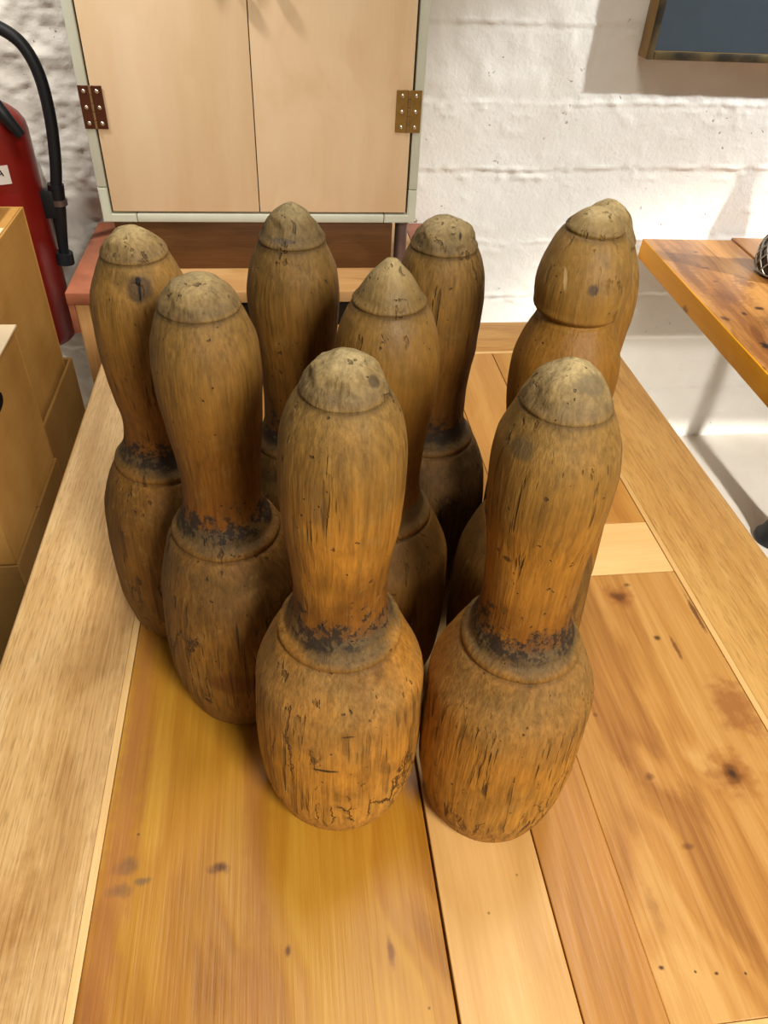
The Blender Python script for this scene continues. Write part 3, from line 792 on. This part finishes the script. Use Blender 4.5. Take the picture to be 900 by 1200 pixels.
# corner pieces and rails of the frame
ch, cw = 0.066, 0.065
gj = 0.0012
for sx in (-1, 1):
    xo = CX0 if sx < 0 else CX1
    xi = xo - sx * FW
    for sz in (-1, 1):
        zo = CZ0 if sz < 0 else CZ1
        zi = zo - sz * FB
        bm = bmesh.new()
        # L shaped prism
        ox, oz = xo, zo
        pts = [(xo, zo), (xo - sx * cw, zo), (xo - sx * cw, zi), (xi, zi), (xi, zo - sz * ch), (xo, zo - sz * ch)]
        fr = [bm.verts.new((x, 0.0, z)) for x, z in pts]
        bk = [bm.verts.new((x, 0.021, z)) for x, z in pts]
        n_ = len(pts)
        bm.faces.new(fr)
        bm.faces.new(list(reversed(bk)))
        for i in range(n_):
            bm.faces.new((fr[i], bk[i], bk[(i + 1) % n_], fr[(i + 1) % n_]))
        bmesh.ops.recalc_face_normals(bm, faces=bm.faces[:])
        bmesh.ops.bevel(bm, geom=[e_ for e_ in bm.edges if e_.verts[0].co.y < 0.001 and e_.verts[1].co.y < 0.001], offset=0.002, segments=2, affect='EDGES')
        obj('frame_corner', bm, frame_m, cab)
    xa, xb = sorted((xo, xi))
    obj('frame_rail', new_box(xa, xb, 0.0005, 0.021, CZ0 + ch + gj, CZ1 - ch - gj, 0.002), frame_m, cab)
for zo, s in ((CZ0, 1), (CZ1, -1)):
    za, zb = sorted((zo, zo + s * FB))
    obj('frame_rail', new_box(CX0 + cw + gj, CX1 - cw - gj, 0.0005, 0.021, za, zb, 0.002), frame_m, cab)
SEAM = -0.0435
dz0, dz1 = CZ0 + FB + 0.0045, CZ1 - FB - 0.0045
dl = obj('door', new_box(CX0 + FW + 0.0042, SEAM - 0.0009, 0.001, 0.019, dz0, dz1, 0.0010), w_door, cab)
dr = obj('door', new_box(SEAM + 0.0009, CX1 - FW - 0.0042, 0.001, 0.019, dz0, dz1, 0.0010), w_door2, cab)
w_knob = wood('turned_knob_wood', L(190, 142, 84), L(214, 168, 108), L(228, 186, 126), 'Y', 33, 60, 6, 0.45, 0.4)
for dd, xk in ((dl, -0.075), (dr, -0.012)):
    bm = bmesh.new()
    lathe(bm, [(0, 0.006), (0.008, 0.005), (0.012, 0.009), (0.018, 0.0115), (0.024, 0.0095), (0.0265, 0.004)], 24)
    bmesh.ops.rotate(bm, cent=(0, 0, 0), matrix=Matrix.Rotation(PI / 2, 3, 'X'), verts=bm.verts[:])
    bmesh.ops.translate(bm, vec=(xk, 0.001, 0.452), verts=bm.verts[:])
    obj('knob', bm, w_knob, dd)


knuckle_m = plain('worn_hinge_knuckle', L(176, 146, 104), 0.35, 0.5, 0.8, 0.1, 60)


def hinge(xa, xb, za, zb, mat, label):
    xm = (xa + xb) / 2
    bm = bmesh.new()
    box(bm, xa, xm - 0.0022, -0.0016, -0.0001, za, zb, 0.0004, 1)
    box(bm, xm + 0.0022, xb, -0.0016, -0.0001, za, zb, 0.0004, 1)
    zz = za
    for k in range(5):
        h = (zb - za) / 5
        lathe(bm, [(zz + 0.0003, 0.0020), (zz + 0.0006, 0.0025), (zz + h - 0.0006, 0.0025), (zz + h - 0.0003, 0.0020)], 14, xm, -0.0016, 1)
        zz += h
    h = obj('hinge', bm, [mat, knuckle_m], cab, label)
    for x in ((xa + xm) / 2 - 0.001, (xb + xm) / 2 + 0.001):
        for f in (0.13, 0.5, 0.87):
            bm = bmesh.new()
            bmesh.ops.create_uvsphere(bm, u_segments=14, v_segments=8, radius=0.0037)
            bmesh.ops.scale(bm, vec=(1, 0.5, 1), verts=bm.verts[:])
            bmesh.ops.translate(bm, vec=(x, -0.0018, za + (zb - za) * f), verts=bm.verts[:])
            obj('screw', bm, steel, h)


hinge(-0.353, -0.311, 0.203, 0.274, hinge_warm, 'left hinge with a coppery reflection in its colour')
hinge(0.225, 0.2735, 0.206, 0.279, brass, 'right hinge with a brassy reflection in its colour')
bm = bmesh.new()
lathe(bm, [(BZ + 0.0003, 0.0150), (BZ + 0.004, 0.0155), (BZ + 0.006, 0.0135), (0.018, 0.0135), (0.020, 0.016), (0.0312, 0.016)], 32, 0.2545, CY0 + 0.040)
obj('post', bm, gun, plinth, 'dull grey metal post')
bm = bmesh.new()
box(bm, CX1 - 0.003, CX1 + 0.005, 0.001, 0.012, CZ0 + 0.0005, CZ0 + 0.006, 0.001, 1)
obj('corner_tab', bm, steel, cab)

# ---------------------------------------------------------------- fire extinguisher on the left
ext_red = plain('extinguisher_red', L(124, 24, 17), 0.30, 0.5, var=0.05)
rubber = plain('black_rubber', L(26, 28, 31), 0.45, 0.4, var=0.1)
white_l = plain('white_label_paper', L(222, 214, 204), 0.6, 0.3, var=0.02)
dred = plain('dark_red_label_print', L(134, 22, 18), 0.4, 0.4, var=0.05)
EX, EY, EZ = -0.576, 1.700, -0.292
ext = thing('fire_extinguisher', 'red fire extinguisher with black hose hung on the rough wall at the left edge', 'fire extinguisher', (EX, EY, ZT + EZ))
ER = 0.077
bm = bmesh.new()
prof = [(0.0, 0.055), (0.003, 0.066), (0.010, 0.073), (0.022, ER), (0.455, ER), (0.470, 0.0745), (0.484, 0.066), (0.496, 0.052), (0.506, 0.034), (0.512, 0.022), (0.530, 0.021)]
lathe(bm, prof, 64)
obj('cylinder', bm, ext_red, ext)
bm = bmesh.new()
lathe(bm, [(0.5302, 0.019), (0.536, 0.024), (0.562, 0.024), (0.568, 0.016), (0.60, 0.014), (0.605, 0.008)], 24)
obj('valve', bm, plain('valve_brass', L(150, 120, 62), 0.35, 0.5, 0.8, 0.05), ext)
bm = bmesh.new()
tube(bm, [(-0.02, -0.02, 0.610), (0.008, -0.045, 0.580), (0.034, -0.064, 0.545), (0.062, -0.072, 0.500), (0.082, -0.066, 0.462)], [0.011, 0.011, 0.0115, 0.012, 0.0095], 14)
obj('carry_handle', bm, rubber, ext)
bm = bmesh.new()
hose = [(-0.030, 0.0, 0.590), (0.000, 0.0, 0.622), (0.040, 0.0, 0.634), (0.073, 0.0, 0.628), (0.106, 0.0, 0.602), (0.124, 0.0, 0.552), (0.1265, 0.0, 0.478), (0.118, 0.0, 0.400), (0.107, 0.0, 0.345)]
tube(bm, hose, 0.0118, 18)
ho = obj('hose', bm, rubber, ext)
bm = bmesh.new()
tube(bm, [(0.107, 0.0, 0.352), (0.104, 0.0, 0.325), (0.100, 0.0, 0.290), (0.095, 0.0, 0.240), (0.091, 0.0, 0.205)], [0.0165, 0.0165, 0.015, 0.0115, 0.010], 18)
tube(bm, [(0.091, 0.0, 0.207), (0.088, 0.0, 0.183)], [0.019, 0.021], 18)
obj('nozzle', bm, rubber, ho)
bm = bmesh.new()
tube(bm, [(0.106, 0.0, 0.322), (0.1055, 0.0, 0.310)], [0.0172, 0.0172], 18)
obj('hose_ferrule', bm, gun, ho)
bm = bmesh.new()
box(bm, ER - 0.008, 0.100, -0.016, 0.012, 0.285, 0.342, 0.003)
obj('nozzle_clip', bm, rubber, ext)
bm = bmesh.new()
box(bm, -0.03, 0.03, ER + 0.0005, 0.136, 0.10, 0.40, 0.002)
obj('wall_bracket', bm, gun, ext)


def wrap_patch(bm, a0, a1, z0, z1, r, n=16, th=0.0004):
    """thin label wrapped on the cylinder between two angles"""
    rows = []
    for rr in (r, r + th):
        rows.append([[bm.verts.new((rr * math.cos(a0 + (a1 - a0) * i / n), rr * math.sin(a0 + (a1 - a0) * i / n), z)) for i in range(n + 1)] for z in (z0, z1)])
    lo, hi = rows
    for i in range(n):
        bm.faces.new((hi[0][i], hi[0][i + 1], hi[1][i + 1], hi[1][i]))
        bm.faces.new((lo[0][i + 1], lo[0][i], lo[1][i], lo[1][i + 1]))
        bm.faces.new((lo[0][i], lo[0][i + 1], hi[0][i + 1], hi[0][i]))
        bm.faces.new((hi[1][i], hi[1][i + 1], lo[1][i + 1], lo[1][i]))
    bm.faces.new((lo[0][0], hi[0][0], hi[1][0], lo[1][0]))
    bm.faces.new((hi[0][n], lo[0][n], lo[1][n], hi[1][n]))
    return bm


AF = -PI / 2 + 0.33          # direction of the camera seen from the cylinder
lab = obj('label', wrap_patch(bmesh.new(), AF - 0.75, AF + 0.24, 0.372, 0.407, ER + 0.0002), white_l, ext, 'white paper label')
obj('print', wrap_patch(bmesh.new(), AF - 0.6, AF + 0.36, 0.255, 0.352, ER + 0.0002), dred, ext, 'dark red printed panel')
ink = plain('black_ink', L(24, 20, 20), 0.6, 0.3)
bm = bmesh.new()


def stroke(bm, p, q, w, r):
    """ink stroke on the cylinder; points are (arc length from AF, height)"""
    (u0, v0), (u1, v1) = p, q
    d = Vector((u1 - u0, v1 - v0)).normalized()
    nrm = Vector((-d.y, d.x)) * w / 2
    vs = []
    for u, v in ((u0 + nrm.x, v0 + nrm.y), (u1 + nrm.x, v1 + nrm.y), (u1 - nrm.x, v1 - nrm.y), (u0 - nrm.x, v0 - nrm.y)):
        a = AF + u / r
        vs.append((r * math.cos(a), r * math.sin(a), v))
    f = bm.faces.new([bm.verts.new(v) for v in vs])
    r_ = bmesh.ops.extrude_face_region(bm, geom=[f])
    bmesh.ops.translate(bm, vec=(0.0003 * math.cos(AF), 0.0003 * math.sin(AF), 0), verts=[g for g in r_['geom'] if isinstance(g, bmesh.types.BMVert)])


RR = ER + 0.0008
stroke(bm, (-0.003, 0.386), (0.0022, 0.400), 0.0024, RR)
stroke(bm, (0.0022, 0.400), (0.0068, 0.388), 0.0024, RR)
stroke(bm, (-0.001, 0.3915), (0.0050, 0.3925), 0.0018, RR)
stroke(bm, (-0.010, 0.393), (-0.006, 0.3935), 0.0022, RR)
obj('lettering', bm, ink, lab, smooth=False)

# ---------------------------------------------------------------- cardboard boxes on the left
def cardboard(name, seed, k=1.0):
    t = NT(name, 0.75, 0.15)
    c = t.mapped((1, 1, 1), (seed, seed * 2, seed * 3))
    n = t.noise(c, 9, 4)
    f = t.noise(t.mapped((3, 3, 260), (seed, 0, 0)), 1.0, 2)
    col = t.ramp(n, [(0.3, L(168 * k, 122 * k, 58 * k)), (0.7, L(188 * k, 144 * k, 78 * k))])
    col = t.mix(0.25, col, t.ramp(f, [(0.3, 0.85), (0.7, 1.1)]), 'MULTIPLY')
    t.color(col)
    t.bump(n, 0.001)
    return t.m


tape = plain('brown_packing_tape', L(176, 134, 78), 0.3, 0.5, var=0.04)
hole_m = plain('dark_inside', L(20, 14, 9), 0.9, 0.1)
paper = plain('pale_box_lid', L(226, 206, 172), 0.6, 0.3, var=0.04)


def carton_shell(bm, x0, x1, y0, y1, z0, z1, th=0.004, top=True):
    box(bm, x0, x1, y0, y0 + th, z0, z1, 0.001, 1)
    box(bm, x0, x1, y1 - th, y1, z0, z1, 0.001, 1)
    box(bm, x0, x0 + th, y0 + th, y1 - th, z0, z1, 0.001, 1)
    box(bm, x1 - th, x1, y0 + th, y1 - th, z0, z1, 0.001, 1)
    box(bm, x0 + th, x1 - th, y0 + th, y1 - th, z0, z0 + th)
    return bm


# tall open carton with another tall carton standing in it
F0 = -ZT + 0.0005
o4 = thing('cardboard_box', 'open-topped tan carton whose rim shows beside the far end of the table', 'box', (0, 0, ZT), group='cardboard boxes left of the table')
cb4 = cardboard('cardboard_open', 1.0, 0.82)  # cardboard darkened in place of shade beside the table
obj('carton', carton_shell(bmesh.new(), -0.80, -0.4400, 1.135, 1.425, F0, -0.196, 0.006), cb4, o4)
o1 = thing('cardboard_box', 'tall tan carton in front of the extinguisher, topmost flaps shut with tape', 'box', (0, 0, ZT), group='cardboard boxes left of the table')
cb1 = cardboard('cardboard_tall', 2.0)
bm = carton_shell(bmesh.new(), -0.790, -0.4525, 1.145, 1.410, F0 + 0.0065, 0.110, 0.004)
obj('carton', bm, cb1, o1)
bm = bmesh.new()
box(bm, -0.786, -0.4565, 1.1495, 1.2765, 0.1075, 0.1105, 0.0006, 1)
box(bm, -0.786, -0.4565, 1.2785, 1.4055, 0.1075, 0.1105, 0.0006, 1)
obj('top_flap', bm, cb1, o1)
obj('packing_tape', new_box(-0.785, -0.4575, 1.253, 1.302, 0.1106, 0.1111), paper, o1, 'pale tape along the lid seam')
o7 = thing('cardboard_box', 'small tan carton lying on the tall carton at the left edge', 'box', (0, 0, ZT), group='cardboard boxes left of the table')
cb7 = cardboard('cardboard_small', 3.0)
obj('carton', carton_shell(bmesh.new(), -0.70, -0.486, 1.175, 1.395, 0.1116, 0.170, 0.003), cb7, o7)
obj('top_flap', new_box(-0.697, -0.489, 1.178, 1.392, 0.1665, 0.1695, 0.0006, 1), cb7, o7)

o3 = thing('cardboard_box', 'lower tan carton on the floor beneath the one with a hand hole', 'box', (0, 0, ZT), group='cardboard boxes left of the table')
cb3 = cardboard('cardboard_lower', 4.0, 0.80)  # colour lowered to paint the table's shade onto this carton
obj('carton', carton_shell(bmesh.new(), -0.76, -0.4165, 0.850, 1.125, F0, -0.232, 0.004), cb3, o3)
bm = bmesh.new()
box(bm, -0.755, -0.4195, 0.855, 0.986, -0.2355, -0.2315, 0.0006, 1)
box(bm, -0.755, -0.4155, 0.990, 1.120, -0.2345, -0.2305, 0.0006, 1)
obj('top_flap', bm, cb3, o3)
o2 = thing('cardboard_box', 'tan carton with a dark hand hole and pale lid, nearest the camera at the left', 'box', (0, 0, ZT), group='cardboard boxes left of the table')
cb2 = cardboard('cardboard_hand_hole', 5.0)
obj('carton', carton_shell(bmesh.new(), -0.76, -0.4200, 0.853, 1.120, -0.2300, 0.0235, 0.004), cb2, o2)
bm = bmesh.new()
box(bm, -0.757, -0.4165, 0.851, 0.985, 0.0240, 0.0275, 0.0006, 1)
box(bm, -0.757, -0.4165, 0.988, 1.122, 0.0240, 0.0275, 0.0006, 1)
obj('lid', bm, paper, o2, 'pale folded lid')
bm = bmesh.new()
hv = []
for i in range(32):
    a = 2 * PI * i / 32
    ca, sa = math.cos(a), math.sin(a)
    u = math.copysign(abs(ca) ** 0.6, ca) * 0.036
    w = math.copysign(abs(sa) ** 0.8, sa) * 0.0125
    hv.append(bm.verts.new((-0.4196, 0.962 + u, -0.024 + w)))
f = bm.faces.new(hv)
r_ = bmesh.ops.extrude_face_region(bm, geom=[f])
bmesh.ops.translate(bm, vec=(-0.003, 0, 0), verts=[g for g in r_['geom'] if isinstance(g, bmesh.types.BMVert)])
bmesh.ops.recalc_face_normals(bm, faces=bm.faces[:])
obj('hand_hole', bm, hole_m, o2, 'dark oval hand hole')

# ---------------------------------------------------------------- rustic table on the right
KR_ = L(70, 36, 16)
rt_spots = [((0.035, -0.22, 0), (0.020, 0.20, 1), L(98, 56, 26), 0.7), ((0.085, -0.10, 0), (0.03, 0.05, 1), L(112, 66, 34), 0.6), ((0.070, -0.36, 0), (0.035, 0.05, 1), L(92, 50, 24), 0.7), ((0.15, -0.12, 0), (0.0016, 0.12, 1), L(80, 44, 22), 0.8), ((0.095, -0.06, 0), (0.0016, 0.10, 1), L(80, 44, 22), 0.6), ((0.11, -0.50, 0), (0.03, 0.06, 1), L(100, 58, 28), 0.6), ((0.108, -0.10, 0), (0.010, 0.008, 1), KR_, 0.85), ((0.090, -0.20, 0), (0.014, 0.006, 1), KR_, 0.8), ((0.082, -0.28, 0), (0.010, 0.007, 1), KR_, 0.8),
            ((0.122, -0.42, 0), (0.013, 0.013, 1), L(44, 26, 14), 0.9), ((0.074, -0.445, 0), (0.009, 0.010, 1), L(50, 28, 14), 0.9), ((0.020, -0.47, 0), (0.012, 0.014, 1), KR_, 0.8),
            ((0.052, -0.59, 0), (0.013, 0.022, 1), L(34, 20, 12), 0.95), ((0.001, -0.68, 0), (0.008, 0.010, 1), L(60, 34, 18), 0.85),
            ((0.05, -0.15, 0), (0.035, 0.12, 1), L(120, 72, 34), 0.6), ((0.10, -0.33, 0), (0.05, 0.10, 1), L(116, 68, 34), 0.6), ((0.045, -0.40, 0), (0.03, 0.05, 1), L(122, 74, 36), 0.6),
            ((0.025, -0.30, 0), (0.020, 0.14, 1), L(128, 78, 38), 0.5), ((0.15, -0.28, 0), (0.03, 0.05, 1), L(96, 54, 34), 0.7), ((0.02, -0.62, 0), (0.015, 0.08, 1), L(126, 76, 38), 0.5)]
w_rt = wood('reclaimed_pine', L(112, 64, 26), L(152, 98, 44), L(188, 134, 72), 'Y', 41, 20, 1.6, 0.42, 0.45, bands=0.9, streak=0.5, spots=rt_spots)
w_rt2 = wood('reclaimed_pine_second', L(116, 68, 32), L(148, 96, 46), L(180, 126, 70), 'Y', 47, 20, 1.6, 0.42, 0.45, bands=0.9, streak=0.5, spots=[((0.30, -0.3, 0), (0.04, 0.06, 1), KR_, 0.5)])
w_rt_edge = wood('honey_edge', L(196, 124, 8), L(216, 144, 12), L(226, 160, 24), 'Y', 44, 14, 0.8, 0.6, 0.18, bands=0.3, streak=0.2, spots=[((0.0, -0.335, -0.045), (0.02, 0.022, 0.012), L(96, 56, 20), 0.7)])
iron = plain('black_cast_iron', L(24, 25, 26), 0.5, 0.4, var=0.1)
rt = thing('rustic_table', 'thick rustic pine table with knotty top and honey edge, at the right wall', 'table', (0.926, 1.836, ZT - 0.100), math.radians(-2.28))
RTH = 0.050
bm = bmesh.new()
cuts = [(0.0, 0.243, 0.0, 0), (0.2455, 0.46, 0.009, 1), (0.4625, 0.70, 0.004, 1), (0.7025, 0.90, 0.006, 1)]
for x0, x1, back, mi in cuts:
    box(bm, x0, x1, -0.845, back - 0.012, -RTH, 0.0 if mi == 0 else 0.003, 0.003, 2, mi)
for f in bm.faces:
    if f.calc_center_median().x < 0.002:
        f.material_index = 2
obj('tabletop', bm, [w_rt, w_rt2, w_rt_edge], rt)
for xx in (0.402, 0.730):
    bm = bmesh.new()
    zf = -ZT + 0.100 + 0.0005
    lathe(bm, [(zf, 0.050), (zf + 0.004, 0.054), (zf + 0.012, 0.053), (zf + 0.018, 0.046), (zf + 0.05, 0.037), (zf + 0.10, 0.029), (zf + 0.18, 0.025), (-0.16, 0.024), (-0.10, 0.030), (-RTH - 0.012, 0.075), (-RTH - 0.0005, 0.08)], 40, xx, -0.462)
    obj('leg', bm, iron, rt, 'black iron leg with a flared foot')

# wire wrapped bottle on the rustic table
dglass = NT('dark_glass', 0.15, 0.5)
dglass.color(L(44, 40, 36))
wire_m = plain('galvanised_wire', L(150, 146, 134), 0.4, 0.5, 0.6, 0.1)
VX, VY = 1.186, 1.590
bot = thing('wire_bottle', 'dark bottle wrapped in woven grey wire on the rustic table', 'bottle', (VX, VY, ZT - 0.100 + 0.0032))
vp = [(0.0, 0.058), (0.010, 0.068), (0.035, 0.0725), (0.062, 0.070), (0.088, 0.0575), (0.110, 0.049), (0.130, 0.047), (0.160, 0.041), (0.200, 0.030), (0.240, 0.022), (0.27, 0.022)]
VZ, VR = [a for a, _ in vp], [b for _, b in vp]
zs_ = np.linspace(0, 0.27, 60)
rs_ = pchip(VZ, VR, zs_)
bm = bmesh.new()
lathe(bm, [(float(z), float(r) - 0.0032) for z, r in zip(zs_, rs_)], 48)
obj('glass', bm, dglass.m, bot)
bm = bmesh.new()
for s in (-1, 1):
    for k in range(16):
        pts = []
        for z in np.linspace(0.002, 0.255, 26):
            a = 2 * PI * k / 16 + s * z * 11
            r = float(pchip(VZ, VR, np.array([z]))[0])
            pts.append((r * math.cos(a), r * math.sin(a), z))
        tube(bm, pts, 0.0017, 6)
for z in (0.006, 0.258):
    r = float(pchip(VZ, VR, np.array([z]))[0])
    tube(bm, [(r * math.cos(a), r * math.sin(a), z) for a in np.linspace(0, 2 * PI, 25)], 0.0022, 6)
obj('wire_mesh', bm, wire_m, bot)

# ---------------------------------------------------------------- framed dark picture on the wall
fr_side = plain('gilt_brown_frame_side', L(150, 116, 62), 0.45, 0.4, 0.2, 0.12, 30)
t = NT('dark_gilt_front', 0.42, 0.45, 0.35)
n = t.noise(t.mapped((9, 40, 9)), 1.0, 4)
t.color(t.ramp(n, [(0.45, L(58, 54, 44)), (0.66, L(128, 110, 72))]))
fr_front = t.m
canvas = plain('slate_blue_canvas', L(62, 72, 80), 0.55, 0.3, var=0.08, scale=14, bump=0.0004)
pic = thing('framed_picture', 'dark slate picture in a brass-brown box frame hung on the wall at the right', 'picture', (0.807, WALL_Y - 0.004, ZT + 0.303))
PW, PH, PD = 0.80, 0.62, 0.052
def frame_bar(x0, x1, z0, z1):
    bm = bmesh.new()
    box(bm, x0, x1, -PD, 0, z0, z1, 0.003, 2)
    for f in bm.faces:
        c_ = f.calc_center_median()
        f.material_index = 1 if (c_.y < -PD + 0.004) else 0
    obj('frame_bar', bm, [fr_side, fr_front], pic)


FWD = 0.016
frame_bar(0, FWD, 0, PH)
frame_bar(PW - FWD, PW, 0, PH)
frame_bar(FWD + 0.0002, PW - FWD - 0.0002, 0, FWD)
frame_bar(FWD + 0.0002, PW - FWD - 0.0002, PH - FWD, PH)
obj('canvas', new_box(FWD + 0.0003, PW - FWD - 0.0003, -PD + 0.012, -PD + 0.018, FWD + 0.0003, PH - FWD - 0.0003), canvas, pic)
